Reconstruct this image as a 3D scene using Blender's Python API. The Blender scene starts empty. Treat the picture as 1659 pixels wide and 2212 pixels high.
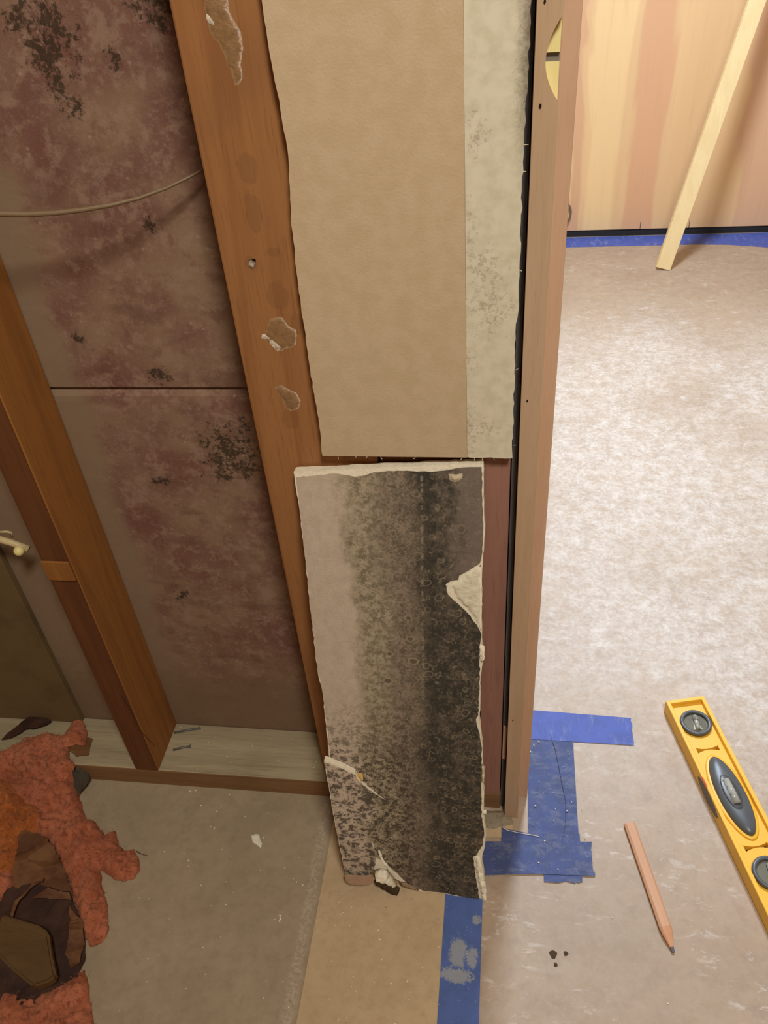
import bpy, bmesh, math, random
from mathutils import Vector, Matrix, noise as mnoise
from mathutils.geometry import delaunay_2d_cdt

# ------------------------------------------------------------------ camera
sc = bpy.context.scene
COL = sc.collection
CAM = Vector((0.55460, -0.67672, 1.12040))
YAW, PIT, ROL, FPX = 0.180053, 0.675774, -0.091258, 1753.558
IW, IH = 1659, 2212
_f = Vector((-math.sin(YAW)*math.cos(PIT), math.cos(YAW)*math.cos(PIT), -math.sin(PIT)))
_r = Vector((math.cos(YAW), math.sin(YAW), 0)); _u = _r.cross(_f)
AX_R = math.cos(ROL)*_r + math.sin(ROL)*_u
AX_U = -math.sin(ROL)*_r + math.cos(ROL)*_u
cd = bpy.data.cameras.new('camera'); cam = bpy.data.objects.new('camera', cd); COL.objects.link(cam)
cd.sensor_fit = 'VERTICAL'; cd.sensor_height = 36; cd.sensor_width = 27
cd.lens = 36*FPX/IH; cd.clip_start = .02
cam.matrix_world = Matrix(((AX_R.x, AX_U.x, -_f.x, CAM.x), (AX_R.y, AX_U.y, -_f.y, CAM.y), (AX_R.z, AX_U.z, -_f.z, CAM.z), (0, 0, 0, 1)))
sc.camera = cam

# ------------------------------------------------------------------ light
sc.view_settings.view_transform = 'Standard'; sc.view_settings.look = 'None'
sc.view_settings.gamma = 1; sc.view_settings.use_curve_mapping = False
sc.view_settings.exposure = 0.0
sc.cycles.use_denoising = True
wd = bpy.data.worlds.new('world'); sc.world = wd; wd.use_nodes = True
wd.node_tree.nodes['Background'].inputs[0].default_value = (1, .8, .6, 1)
wd.node_tree.nodes['Background'].inputs[1].default_value = .02
def lamp(name, loc, target, size, power, col, kind='AREA'):
    d = bpy.data.lights.new(name, kind); o = bpy.data.objects.new(name, d); COL.objects.link(o)
    o.location = loc; d.energy = power; d.color = col
    if kind == 'AREA': d.shape = 'DISK'; d.size = size
    else: d.shadow_soft_size = size
    o.rotation_euler = (Vector(target)-Vector(loc)).to_track_quat('-Z', 'Y').to_euler()
    return o
lamp('room_light', (.80, 1.28, 1.75), (1.0, 1.0, 0), .25, 37, (.84, 1, 1.20))
lamp('near_room_light', (.88, -1.12, 2.22), (.40, -.05, .30), .32, 29, (1, 1, .97))

# ------------------------------------------------------------------ helpers
def ray(px, py): return _f + AX_R*((px-IW/2)/FPX) - AX_U*((py-IH/2)/FPX)
def at(px, py, axis, val):                # the point a line of sight meets on the plane x, y or z = val
    q = ray(px, py); return CAM + q*((val-CAM[axis])/q[axis])
def fl(px, py, z=0): return at(px, py, 2, z)
def S(c): c /= 255; return c/12.92 if c <= .04045 else ((c+.055)/1.055)**2.4
def C(r, g, b, k=1.0): return (S(r)*k, S(g)*k, S(b)*k, 1)

class N:                                  # small node-expression helper
    def __init__(s, name, rough=.7, spec=.3):
        s.m = bpy.data.materials.new(name); s.m.use_nodes = True; s.t = s.m.node_tree; s.b = s.t.nodes['Principled BSDF']
        s.b.inputs['Roughness'].default_value = rough; s.b.inputs['Specular IOR Level'].default_value = spec
        s.o = s.t.nodes.new('ShaderNodeTexCoord').outputs['Object']
    def lk(s, v, sock):
        if isinstance(v, (int, float)): sock.default_value = v
        elif isinstance(v, tuple): sock.default_value = v
        else: s.t.links.new(v, sock)
    def nz(s, scale, det=4, rough=.6, vec=None, dist=0.):
        n = s.t.nodes.new('ShaderNodeTexNoise'); n.inputs['Scale'].default_value = scale; n.inputs['Detail'].default_value = det
        n.inputs['Roughness'].default_value = rough; n.inputs['Distortion'].default_value = dist; s.lk(vec or s.o, n.inputs['Vector']); return n.outputs['Fac']
    def vo(s, scale, feat='F1', vec=None):
        n = s.t.nodes.new('ShaderNodeTexVoronoi'); n.feature = feat; n.inputs['Scale'].default_value = scale; s.lk(vec or s.o, n.inputs['Vector']); return n.outputs['Distance']
    def mp(s, sc_=(1, 1, 1), rot=(0, 0, 0), loc=(0, 0, 0)):
        n = s.t.nodes.new('ShaderNodeMapping'); n.inputs['Scale'].default_value = sc_; n.inputs['Rotation'].default_value = rot; n.inputs['Location'].default_value = loc
        s.lk(s.o, n.inputs['Vector']); return n.outputs[0]
    def xyz(s, vec=None):
        n = s.t.nodes.new('ShaderNodeSeparateXYZ'); s.lk(vec or s.o, n.inputs[0]); return n.outputs
    def ma(s, op, a, b=0., c=0.):
        n = s.t.nodes.new('ShaderNodeMath'); n.operation = op; s.lk(a, n.inputs[0]); s.lk(b, n.inputs[1]); s.lk(c, n.inputs[2]); return n.outputs[0]
    def sm(s, v, lo, hi, a=0., b=1.):
        n = s.t.nodes.new('ShaderNodeMapRange'); n.interpolation_type = 'SMOOTHSTEP'; s.lk(v, n.inputs[0])
        for i, q in enumerate((lo, hi, a, b)): n.inputs[i+1].default_value = q
        return n.outputs[0]
    def mix(s, f, a, b):
        n = s.t.nodes.new('ShaderNodeMix'); n.data_type = 'RGBA'; s.lk(f, n.inputs[0]); s.lk(a, n.inputs[6]); s.lk(b, n.inputs[7]); return n.outputs[2]
    def blob(s, cx, cz, rx, rz, a='X', b='Z'):   # soft spot in two object axes, 1 at its middle
        o = s.xyz(); u = s.ma('DIVIDE', s.ma('SUBTRACT', o[a], cx), rx); v = s.ma('DIVIDE', s.ma('SUBTRACT', o[b], cz), rz)
        return s.ma('SUBTRACT', 1., s.ma('ADD', s.ma('MULTIPLY', u, u), s.ma('MULTIPLY', v, v)))
    def mx(s, *v):
        r = v[0]
        for q in v[1:]: r = s.ma('MAXIMUM', r, q)
        return r
    def bump(s, h, st=.3, d=.002):
        n = s.t.nodes.new('ShaderNodeBump'); n.inputs['Strength'].default_value = st; n.inputs['Distance'].default_value = d
        s.lk(h, n.inputs['Height']); s.t.links.new(n.outputs[0], s.b.inputs['Normal'])
    def done(s, col): s.lk(col, s.b.inputs['Base Color']); return s.m

def link(name, bm, m, parent=None, origin=None, smooth=False):
    me = bpy.data.meshes.new(name)
    o = Vector(origin) if origin else Vector((0, 0, 0))
    if origin: bm.transform(Matrix.Translation(-o))
    bmesh.ops.recalc_face_normals(bm, faces=bm.faces[:])
    bm.to_mesh(me); bm.free()
    for p in me.polygons: p.use_smooth = smooth
    me.materials.append(m); ob = bpy.data.objects.new(name, me); COL.objects.link(ob)
    if parent: ob.parent = parent
    elif origin: ob.location = o
    return ob
def tag(o, label, cat, group=None, kind=None):
    o['label'] = label; o['category'] = cat
    if group: o['group'] = group
    if kind: o['kind'] = kind
    return o
def thing(name, loc, label, cat, group=None, rot=(0, 0, 0)):
    o = bpy.data.objects.new(name, None); COL.objects.link(o); o.location = loc; o.rotation_euler = rot; o.empty_display_size = .05
    return tag(o, label, cat, group)
def struct(o): o['kind'] = 'structure'; return o
def box(bm, x0, x1, y0, y1, z0, z1, bev=0.):
    r = bmesh.ops.create_cube(bm, size=1)
    for v in r['verts']: v.co = Vector(((x0+x1)/2+v.co.x*(x1-x0), (y0+y1)/2+v.co.y*(y1-y0), (z0+z1)/2+v.co.z*(z1-z0)))
    if bev:
        es = list({e for v in r['verts'] for e in v.link_edges}); bmesh.ops.bevel(bm, geom=es, offset=bev, segments=2, affect='EDGES', profile=.5)
    return bm
def B(*a, bev=0.): return box(bmesh.new(), *a, bev=bev)
def prism(bm, pts, d0, d1, fr):           # a flat outline with thickness; fr(a, b, d) -> Vector
    n = len(pts)
    A = [bm.verts.new(fr(a, b, d0)) for a, b in pts]; Bv = [bm.verts.new(fr(a, b, d1)) for a, b in pts]
    f1 = bm.faces.new(A); f2 = bm.faces.new(Bv[::-1])
    for i in range(n): bm.faces.new((A[i], Bv[i], Bv[(i+1) % n], A[(i+1) % n]))
    f1.normal_update(); f2.normal_update()
    bmesh.ops.triangulate(bm, faces=[f1, f2], ngon_method='EAR_CLIP')
    return bm
def ragged(pts, amp, step, seed, closed=True):
    rnd = random.Random(seed); out = []
    n = len(pts)
    for i in range(n if closed else n-1):
        a = Vector(pts[i][:2]); b = Vector(pts[(i+1) % n][:2]); k = max(1, int((b-a).length/step))
        out.append(tuple(a))
        nn = (b-a).normalized(); nn = Vector((-nn.y, nn.x))
        for j in range(1, k):
            q = a.lerp(b, (j+rnd.uniform(-.3, .3))/k) + nn*rnd.uniform(-amp, amp); out.append(tuple(q))
    if not closed: out.append(tuple(pts[-1][:2]))
    return out
def tube(bm, pts, r, seg=10, taper=None):
    rings = []
    for i, p in enumerate(pts):
        p = Vector(p); d = (Vector(pts[min(i+1, len(pts)-1)])-Vector(pts[max(i-1, 0)])).normalized()
        a = d.cross(Vector((0, .3, 1))).normalized(); b = d.cross(a)
        rr = r*(taper[i] if taper else 1)
        rings.append([bm.verts.new(p+rr*(math.cos(t)*a+math.sin(t)*b)) for t in [2*math.pi*k/seg for k in range(seg)]])
    for i in range(len(rings)-1):
        for k in range(seg): bm.faces.new((rings[i][k], rings[i][(k+1) % seg], rings[i+1][(k+1) % seg], rings[i+1][k]))
    bm.faces.new(rings[0]); bm.faces.new(rings[-1])
    return bm
def lathe(bm, prof, c, seg=40):           # profile of (r, z) turned about the vertical through c
    rings = [[bm.verts.new(Vector((c[0]+r*math.cos(2*math.pi*k/seg), c[1]+r*math.sin(2*math.pi*k/seg), c[2]+z))) for k in range(seg)] for r, z in prof]
    for i in range(len(rings)-1):
        for k in range(seg): bm.faces.new((rings[i][k], rings[i][(k+1) % seg], rings[i+1][(k+1) % seg], rings[i+1][k]))
    bm.faces.new(rings[0]); bm.faces.new(rings[-1]); return bm
def inside(p, poly):
    x, y = p; c = False; j = len(poly)-1
    for i in range(len(poly)):
        xi, yi = poly[i]; xj, yj = poly[j]
        if (yi > y) != (yj > y) and x < (xj-xi)*(y-yi)/(yj-yi)+xi: c = not c
        j = i
    return c
def edged(p, poly):
    best = 9; P = Vector(p); j = len(poly)-1
    for i in range(len(poly)):
        a = Vector(poly[j]); b = Vector(poly[i]); ab = b-a; t = max(0, min(1, (P-a).dot(ab)/max(ab.length_squared, 1e-12)))
        best = min(best, (a+ab*t-P).length); j = i
    return best
def lumps(bm, poly, step, hfun, z0=0., seed=1, jit=.3):   # a closed mound over an outline: hfun(x, y, edge distance) -> height
    rnd = random.Random(seed); pts = [Vector(p) for p in poly]; n = len(pts)
    xs = [p.x for p in pts]; ys = [p.y for p in pts]; ins = []
    x = min(xs)
    while x < max(xs):
        y = min(ys)
        while y < max(ys):
            q = (x+rnd.uniform(-jit, jit)*step, y+rnd.uniform(-jit, jit)*step)
            if inside(q, poly) and edged(q, poly) > step*.5: ins.append(Vector(q))
            y += step
        x += step
    vs, _, fs, *_ = delaunay_2d_cdt(pts+ins, [(i, (i+1) % n) for i in range(n)], [], 1, 1e-5)
    top = [bm.verts.new((v.x, v.y, z0+hfun(v.x, v.y, edged(v, poly)))) for v in vs]
    bot = [bm.verts.new((v.x, v.y, z0)) for v in vs]
    for f in fs:
        bm.faces.new([top[i] for i in f]); bm.faces.new([bot[i] for i in f][::-1])
    es = {}
    for f in fs:
        for i in range(len(f)):
            k = (f[i], f[(i+1) % len(f)]); es[k] = 1
    for a, b in es:
        if (b, a) not in es: bm.faces.new((top[a], bot[a], bot[b], top[b]))
    return bm

# ------------------------------------------------------------------ materials
def wood(name, ca, cb, cc, axis='Z', rough=.65, fine=900, stain=None, grain=1.):
    n = N(name, rough)
    k = {'X': (.05, 1, 1), 'Y': (1, .05, 1), 'Z': (1, 1, .05)}[axis]
    v = n.mp(k); g1 = n.nz(38*grain, 3, .5, v, 1.2); g2 = n.nz(fine*.45, 2, .6, v); g3 = n.nz(9, 3, .5)
    c = n.mix(n.sm(g1, .35, .65), ca, cb)
    c = n.mix(n.ma('MULTIPLY', n.sm(g2, .5, .75), .45), c, cc)
    c = n.mix(n.ma('MULTIPLY', n.sm(g3, .5, .8), .35), c, cc)
    if stain: c = stain(n, c)
    n.bump(g2, .15, .001)
    return n.done(c)
def stud_stain(n, c):
    m = None
    for px, py, rx, rz in ((535, 365, .010, .014), (548, 460, .008, .02), (543, 570, .007, .008), (590, 545, .006, .005), (600, 640, .012, .016), (628, 905, .010, .014), (640, 700, .006, .012)):
        w = at(px, py, 1, 0); b = n.blob(w.x-.3055, w.z-.038, rx, rz); m = b if m is None else n.mx(m, b)
    m = n.sm(n.ma('ADD', m, n.ma('MULTIPLY', n.ma('SUBTRACT', n.nz(140, 4, .7), .5), 1.6)), .1, .35)
    return n.mix(n.ma('MULTIPLY', m, .22), c, C(96, 66, 42))
M_post = wood('old_fir_post', C(158, 106, 60), C(144, 92, 50), C(116, 72, 40), stain=stud_stain)
M_stud = wood('old_fir_stud', C(152, 98, 44), C(138, 86, 38), C(112, 66, 30))
M_studdark = wood('dark_fir', C(106, 62, 30), C(94, 52, 26), C(76, 42, 22))
M_trim = wood('red_fir', C(158, 112, 92), C(148, 102, 84), C(124, 84, 68))
M_plate = wood('grey_plate', C(172, 154, 118), C(156, 138, 106), C(122, 106, 80), 'X', .85)
M_platef = wood('brown_plate_edge', C(138, 100, 62), C(124, 88, 54), C(96, 66, 40), 'X', .8)
M_jamb = wood('jamb_wood', C(192, 158, 124), C(184, 150, 114), C(172, 136, 102), fine=1400)
M_stop = wood('stop_wood', C(204, 164, 130), C(198, 158, 124), C(186, 146, 114), fine=1400)
M_fresh = wood('fresh_cut_wood', C(240, 222, 150), C(236, 214, 142), C(226, 200, 130), fine=1400)
M_stick = wood('pale_stick', C(238, 210, 156), C(232, 202, 146), C(220, 190, 132), fine=1200)
M_offcut = wood('olive_scrap', C(98, 70, 34), C(88, 62, 28), C(72, 48, 24), 'X')

def m_simple(name, col, rough=.7, spec=.3, sc_=60, amt=.25, dark=.6, bump=0.):
    n = N(name, rough, spec); f = n.nz(sc_, 5, .65)
    c = n.mix(n.ma('MULTIPLY', n.sm(f, .42, .7), amt), col, (col[0]*dark, col[1]*dark, col[2]*dark, 1))
    if bump: n.bump(f, bump, .002)
    return n.done(c)
M_felt = m_simple('black_felt', C(104, 100, 98), .95, .1, 300, .4)
M_gyp = m_simple('gypsum', C(236, 220, 190), .95, .1, 220, .35, .75, .5)
M_gypdirty = m_simple('dirty_gypsum', C(196, 176, 142), .95, .1, 260, .7, .55, .6)
M_glue = m_simple('adhesive_residue', C(146, 108, 70), .35, .5, 150, .8, .7, .6)
M_chalk = m_simple('pale_residue', C(206, 186, 160), .6, .4, 300, .5, .7, .6)
M_hole = m_simple('dark_hole', C(22, 14, 10), .9)
M_cable = m_simple('tan_cable', C(124, 98, 68), .5, .4, 60, .2)
M_steel = m_simple('dull_nail_steel', C(96, 90, 84), .45, .5, 200, .5)
M_black = m_simple('shadow_gap_black', C(42, 40, 40), .8)

# wall paper facing of the bay sheathing, pink-brown with mould
def m_bay(upper):
    n = N('bay_mould_upper' if upper else 'bay_mould_lower', .85, .15)
    a = n.nz(15, 8, .72); b = n.nz(60, 6, .75); f = n.nz(260, 3, .7); st = n.nz(30, 4, .6, n.mp((.4, 1, 1)))
    c = n.mix(n.sm(a, .36, .62), C(142, 112, 86), C(118, 78, 66))
    c = n.mix(n.ma('MULTIPLY', n.sm(b, .44, .62), .7), c, C(156, 126, 102))
    c = n.mix(n.ma('MULTIPLY', n.sm(n.nz(38, 7, .8, n.mp(loc=(4, 2, 1))), .50, .62), .5), c, C(112, 76, 62))
    c = n.mix(n.ma('MULTIPLY', n.sm(st, .5, .7), .45), c, C(100, 66, 54))
    c = n.mix(n.ma('MULTIPLY', n.sm(f, .55, .75), .35), c, C(162, 130, 112))
    dots = n.ma('MULTIPLY', n.sm(n.vo(95), .22, .10), n.sm(n.nz(40, 3), .5, .62)); c = n.mix(n.ma('MULTIPLY', dots, .5), c, C(172, 140, 122))
    o = n.xyz()
    # clean buff strip beside the left stud, where the batt covered the paper
    e = n.ma('ADD', o['X'], n.ma('MULTIPLY', n.ma('SUBTRACT', a, .5), .05))
    c = n.mix(n.sm(e, .062, .085, .85, 0.), c, C(138, 114, 88))
    if not upper:
        z = n.ma('ADD', o['Z'], n.ma('MULTIPLY', n.ma('SUBTRACT', b, .5), .16))
        c = n.mix(n.sm(z, .12, .22, .8, 0.), c, C(126, 100, 76))
    sp = ((95, 70, .026, .032), (345, 15, .022, .014), (240, 122, .008, .008), (118, 165, .012, .018), (330, 488, .008, .008), (150, 230, .010, .012), (170, 730, .006, .006), (345, 812, .012, .010)) if upper else ((505, 970, .032, .034), (390, 1285, .012, .008), (350, 1040, .012, .006), (500, 1010, .035, .02))
    m = None
    for px, py, rx, rz in sp:
        w = at(px, py, 1, .089); q = n.blob(w.x, w.z, rx*1.6, rz*1.6); m = q if m is None else n.mx(m, q)
    sp1 = n.ma('ADD', n.ma('MULTIPLY', n.nz(58, 6, .8), .6), n.ma('MULTIPLY', n.nz(200, 5, .8), .4))
    k = n.sm(n.ma('ADD', n.ma('MAXIMUM', m, -.6), n.ma('MULTIPLY', n.ma('SUBTRACT', sp1, .53), 9.)), .25, .9)
    k = n.ma('MULTIPLY', k, n.sm(m, -.1, .25))
    c = n.mix(n.ma('MULTIPLY', k, .85), c, C(54, 42, 27))
    n.bump(f, .2, .001)
    return n.done(c)
M_bayU, M_bayL = m_bay(True), m_bay(False)

def m_paint():
    n = N('beige_paint', .8, .2); f = n.nz(420, 3, .6); a = n.nz(60, 3)
    c = n.mix(n.sm(a, .35, .65), C(200, 172, 136), C(194, 166, 128)); n.bump(f, .35, .0008); return n.done(c)
M_paint = m_paint()
def m_bare():
    n = N('bare_drywall_paper', .85, .15); o = n.xyz(); a = n.nz(80, 4, .6); s1 = n.nz(260, 6, .8)
    c = n.mix(n.sm(a, .35, .7), C(220, 206, 176), C(206, 192, 160))
    m = None
    for px, py, rx, rz in ((1025, 290, .010, .016), (1060, 650, .022, .030), (1018, 775, .006, .010), (1015, 520, .006, .03), (1015, 930, .008, .03), (1050, 920, .012, .010), (1045, 580, .01, .02)):
        w = at(px, py, 1, -.013); q = n.blob(w.x-.376, w.z-.65, rx*1.5, rz*1.5); m = q if m is None else n.mx(m, q)
    k = n.ma('MULTIPLY', n.sm(n.ma('ADD', s1, n.ma('MULTIPLY', n.ma('MAXIMUM', m, 0.), .12)), .60, .70), n.sm(m, -.4, .3))
    c = n.mix(n.ma('MULTIPLY', k, .42), c, C(128, 100, 78))
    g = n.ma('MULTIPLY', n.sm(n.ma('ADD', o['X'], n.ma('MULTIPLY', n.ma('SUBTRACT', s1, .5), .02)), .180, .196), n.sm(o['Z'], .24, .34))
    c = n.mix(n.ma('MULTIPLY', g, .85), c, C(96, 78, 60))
    n.bump(a, .2, .001); return n.done(c)
M_bare = m_bare()

# the mouldy paper of the leaning scrap: object X runs across (0 .. .205), Z up the slope (0 .. .645)
def m_mould(name='mould_paper', shift=0.):
    n = N(name, .9, .1); o = n.xyz()
    u = n.ma('DIVIDE', n.ma('ADD', o['X'], shift), .205); t = n.ma('DIVIDE', o['Z'], .645)
    # the sheet narrows on the left lower down; follow its left edge
    big = n.nz(17, 6, .65, n.mp((1, 1, .6))); mid = n.nz(75, 5, .7, n.mp((1, 1, .7))); fine = n.nz(330, 4, .75); spk = n.nz(620, 2, .6); dot = n.vo(520)
    d = n.ma('ADD', u, n.ma('ADD', n.ma('MULTIPLY', n.ma('SUBTRACT', big, .5), .42), n.ma('MULTIPLY', n.ma('SUBTRACT', mid, .5), .16)))
    low = n.sm(n.ma('ADD', t, n.ma('MULTIPLY', n.ma('SUBTRACT', big, .5), .3)), .56, .36)
    c = n.mix(n.sm(mid, .3, .7), C(196, 174, 150), C(184, 162, 138))
    c = n.mix(n.ma('MULTIPLY', n.sm(n.nz(40, 3, .6, n.mp((1, 1, .1))), .55, .7), n.sm(n.blob(.045, .26, .05, .10), 0, .6)), c, C(206, 186, 156))
    # grey-green bloom
    g = n.ma('MULTIPLY', n.sm(d, .23, .36), n.sm(n.nz(110, 6, .78), .42, .58))
    c = n.mix(n.ma('MULTIPLY', n.sm(d, .22, .30), .6), c, C(158, 142, 110))
    c = n.mix(n.ma('MULTIPLY', g, .7), c, C(96, 84, 60))
    # brown speckle
    br = n.sm(d, .38, .52)
    spec = n.mix(n.sm(n.ma('ADD', n.ma('MULTIPLY', fine, .5), n.ma('MULTIPLY', mid, .5)), .42, .58), C(86, 74, 60), C(144, 124, 104))
    c = n.mix(n.ma('MULTIPLY', br, .85), c, spec)
    # near-black growth
    hv = n.sm(n.ma('ADD', d, n.ma('MULTIPLY', n.ma('SUBTRACT', mid, .5), .22)), .56, .72)
    dk = n.mix(n.sm(n.nz(48, 5, .7), .44, .60), C(56, 53, 44), C(94, 82, 68))
    dk = n.mix(n.ma('MULTIPLY', n.sm(n.nz(135, 5, .8), .52, .62), .8), dk, C(132, 114, 92))
    dk = n.mix(n.ma('MULTIPLY', n.sm(n.nz(260, 4, .8), .50, .60), .8), dk, C(48, 46, 38))
    dk = n.mix(n.sm(n.ma('ABSOLUTE', n.ma('SUBTRACT', u, .68)), .07, .0, 0, .7), dk, C(50, 47, 40))
    c = n.mix(n.ma('MULTIPLY', hv, .92), c, dk)
    sl = n.ma('MULTIPLY', n.sm(n.ma('ABSOLUTE', n.ma('SUBTRACT', n.ma('ADD', u, n.ma('MULTIPLY', n.ma('SUBTRACT', t, .8), -.06)), .655)), .010, .003), n.ma('MULTIPLY', n.sm(t, .5, .6), n.sm(n.nz(150, 4, .7), .46, .58)))
    c = n.mix(n.ma('MULTIPLY', sl, .7), c, C(150, 134, 110))
    # paler growth rings in the dark zone
    wv = n.t.nodes.new('ShaderNodeVectorMath'); wv.operation = 'ADD'; nn = n.t.nodes.new('ShaderNodeTexNoise'); nn.inputs['Scale'].default_value = 60; n.lk(n.o, nn.inputs['Vector'])
    sv = n.t.nodes.new('ShaderNodeVectorMath'); sv.operation = 'SCALE'; sv.inputs['Scale'].default_value = .012; n.t.links.new(nn.outputs['Color'], sv.inputs[0]); n.lk(n.o, wv.inputs[0]); n.t.links.new(sv.outputs[0], wv.inputs[1])
    rg = n.ma('ABSOLUTE', n.ma('SUBTRACT', n.vo(62, 'F1', wv.outputs[0]), .28))
    rk = n.ma('MULTIPLY', n.sm(rg, .07, .0), n.ma('MULTIPLY', n.sm(d, .45, .6), n.sm(n.nz(34, 3), .40, .52)))
    rg2 = n.ma('ABSOLUTE', n.ma('SUBTRACT', n.vo(120, 'F1', wv.outputs[0]), .30)); rk = n.ma('MAXIMUM', rk, n.ma('MULTIPLY', n.ma('MULTIPLY', n.sm(rg2, .08, 0), n.sm(d, .42, .6)), n.sm(n.nz(52, 3), .5, .6)))
    c = n.mix(n.ma('MULTIPLY', rk, .55), c, C(150, 132, 106))
    # greyer, paler patch at the top right
    tr = n.ma('MULTIPLY', n.sm(n.ma('ADD', u, n.ma('MULTIPLY', n.ma('SUBTRACT', mid, .5), .5)), .72, .9), n.sm(n.ma('ADD', t, n.ma('MULTIPLY', n.ma('SUBTRACT', big, .5), .4)), .70, .80))
    c = n.mix(n.ma('MULTIPLY', tr, .62), c, C(136, 118, 102))
    # coarse speckle over the lower left
    ls = n.ma('MULTIPLY', n.ma('MULTIPLY', low, n.sm(n.nz(105, 6, .8), .47, .55)), n.sm(u, .7, .5))
    c = n.mix(n.ma('MULTIPLY', ls, .85), c, C(66, 56, 46))
    # small grey spots on the clean part
    ss = n.ma('MULTIPLY', n.sm(n.nz(110, 5, .8), .62, .70), n.sm(u, .5, .3))
    c = n.mix(n.ma('MULTIPLY', ss, .5), c, C(110, 92, 72))
    # rings with dark hearts
    for px, py, r in ((882, 1335, .0042), (886, 1380, .0048), (893, 1428, .0062), (842, 1412, .004), (838, 1470, .006)):
        s_, t_ = pp(px, py); q = n.ma('SUBTRACT', 1., n.blob(s_, t_, r, r*.8)); q = n.ma('ADD', q, n.ma('MULTIPLY', n.ma('SUBTRACT', fine, .5), .8))
        c = n.mix(n.ma('MULTIPLY', n.sm(q, 1.3, .9), .7), c, C(156, 138, 108)); c = n.mix(n.sm(q, .7, .3, 0, .7), c, C(70, 60, 48))
    n.bump(n.ma('ADD', fine, mid), .35, .0015)
    return n.done(c)

def m_floor(name, ca, cb, dust, dcol, sc_=6, rough=.75, spec=.35, spots=None, lit_pool=None):
    n = N(name, rough, spec)
    a = n.nz(sc_, 5, .65); b = n.nz(sc_*8, 5, .7); f = n.nz(sc_*60, 4, .7); s = n.nz(60, 6, .75, n.mp((.45, 1, 1), (0, 0, .25)), .6)
    c = n.mix(n.sm(a, .3, .7), ca, cb)
    c = n.mix(n.ma('MULTIPLY', n.sm(b, .45, .7), .35), c, (cb[0]*.75, cb[1]*.75, cb[2]*.72, 1))
    c = n.mix(n.ma('MULTIPLY', n.sm(f, .5, .8), .25), c, (ca[0]*.8, ca[1]*.8, ca[2]*.8, 1))
    if dust:
        w = n.ma('ADD', n.ma('MULTIPLY', n.nz(34, 7, .78), .55), n.ma('MULTIPLY', n.nz(120, 6, .8), .45))
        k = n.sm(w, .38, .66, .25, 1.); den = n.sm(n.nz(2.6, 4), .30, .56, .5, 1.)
        if lit_pool:                            # plaster dust, thickened mid-room to paint in the lamp's bright pool
            o = n.xyz(); b_ = n.blob(lit_pool[0], lit_pool[1], lit_pool[2], lit_pool[3], 'X', 'Y'); den = n.ma('MULTIPLY', den, n.sm(n.ma('ADD', b_, n.ma('MULTIPLY', n.ma('SUBTRACT', a, .5), .9)), -.5, .7, .16, 1.))
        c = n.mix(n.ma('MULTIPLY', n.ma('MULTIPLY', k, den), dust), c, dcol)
        st = n.ma('MULTIPLY', n.sm(s, .54, .66), n.sm(n.nz(7, 4), .40, .6)); c = n.mix(n.ma('MULTIPLY', st, dust*.55), c, dcol)
    if spots: c = spots(n, c)
    n.bump(f, .12, .001)
    return n.done(c)
def conc_spots(n, c):
    o = n.xyz()
    # dusty strip swept along the edge of the paper
    e = n.ma('MULTIPLY', n.sm(n.ma('ABSOLUTE', n.ma('SUBTRACT', o['X'], .306)), .012, .003), n.sm(n.nz(160, 5, .75), .42, .58))
    c = n.mix(n.ma('MULTIPLY', e, .6), c, C(190, 170, 146))
    k = n.ma('MULTIPLY', n.sm(n.ma('ABSOLUTE', n.ma('SUBTRACT', o['X'], .303)), .02, .0), n.sm(n.nz(240, 4, .8), .60, .66))
    return n.mix(n.ma('MULTIPLY', k, .8), c, C(66, 50, 40))
M_conc = m_floor('concrete_floor', C(164, 142, 112), C(146, 126, 96), .3, C(182, 162, 134), 7, spots=conc_spots)
def tan_spots(n, c):
    k = n.sm(n.nz(130, 3, .8), .70, .74); c = n.mix(n.ma('MULTIPLY', k, .7), c, C(80, 60, 42))
    k = n.sm(n.nz(150, 3, .8, n.mp(loc=(3, 1, 0))), .70, .74); return n.mix(n.ma('MULTIPLY', k, .7), c, C(214, 200, 170))
M_tan = m_floor('tan_board', C(196, 164, 122), C(180, 148, 108), .35, C(202, 184, 152), 8, spots=tan_spots)
M_paper = m_floor('floor_paper', C(174, 148, 120), C(162, 136, 109), .95, C(220, 210, 199), 5, .5, .45, lit_pool=(.52, 2.15, .62, .85))
def m_ply():
    n = N('plywood_face', .5, .4); o = n.xyz()
    w = n.nz(3.2, 3, .5, n.mp((1, 1, .22)), 1.5); g = n.nz(70, 3, .6, n.mp((1, 1, .05)))
    x = n.ma('ADD', o['X'], n.ma('MULTIPLY', n.ma('SUBTRACT', w, .5), .22))
    c = n.mix(n.sm(w, .3, .7), C(238, 198, 146), C(228, 186, 136))
    for x0, x1, col, k in ((.985, 1.075, C(220, 166, 126), .8), (.78, .815, C(212, 160, 124), .7), (1.32, 1.46, C(222, 174, 138), .8), (.84, .95, C(246, 210, 152), .6)):
        q = n.ma('MULTIPLY', n.sm(x, x0-.01, x0+.008), n.sm(x, x1+.01, x1-.008)); c = n.mix(n.ma('MULTIPLY', q, k), c, col)
    c = n.mix(n.ma('MULTIPLY', n.sm(g, .5, .8), .3), c, C(206, 156, 112))
    return n.done(c)
M_ply = m_ply()
M_wall = m_simple('painted_wall', C(206, 186, 160), .85)
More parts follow.
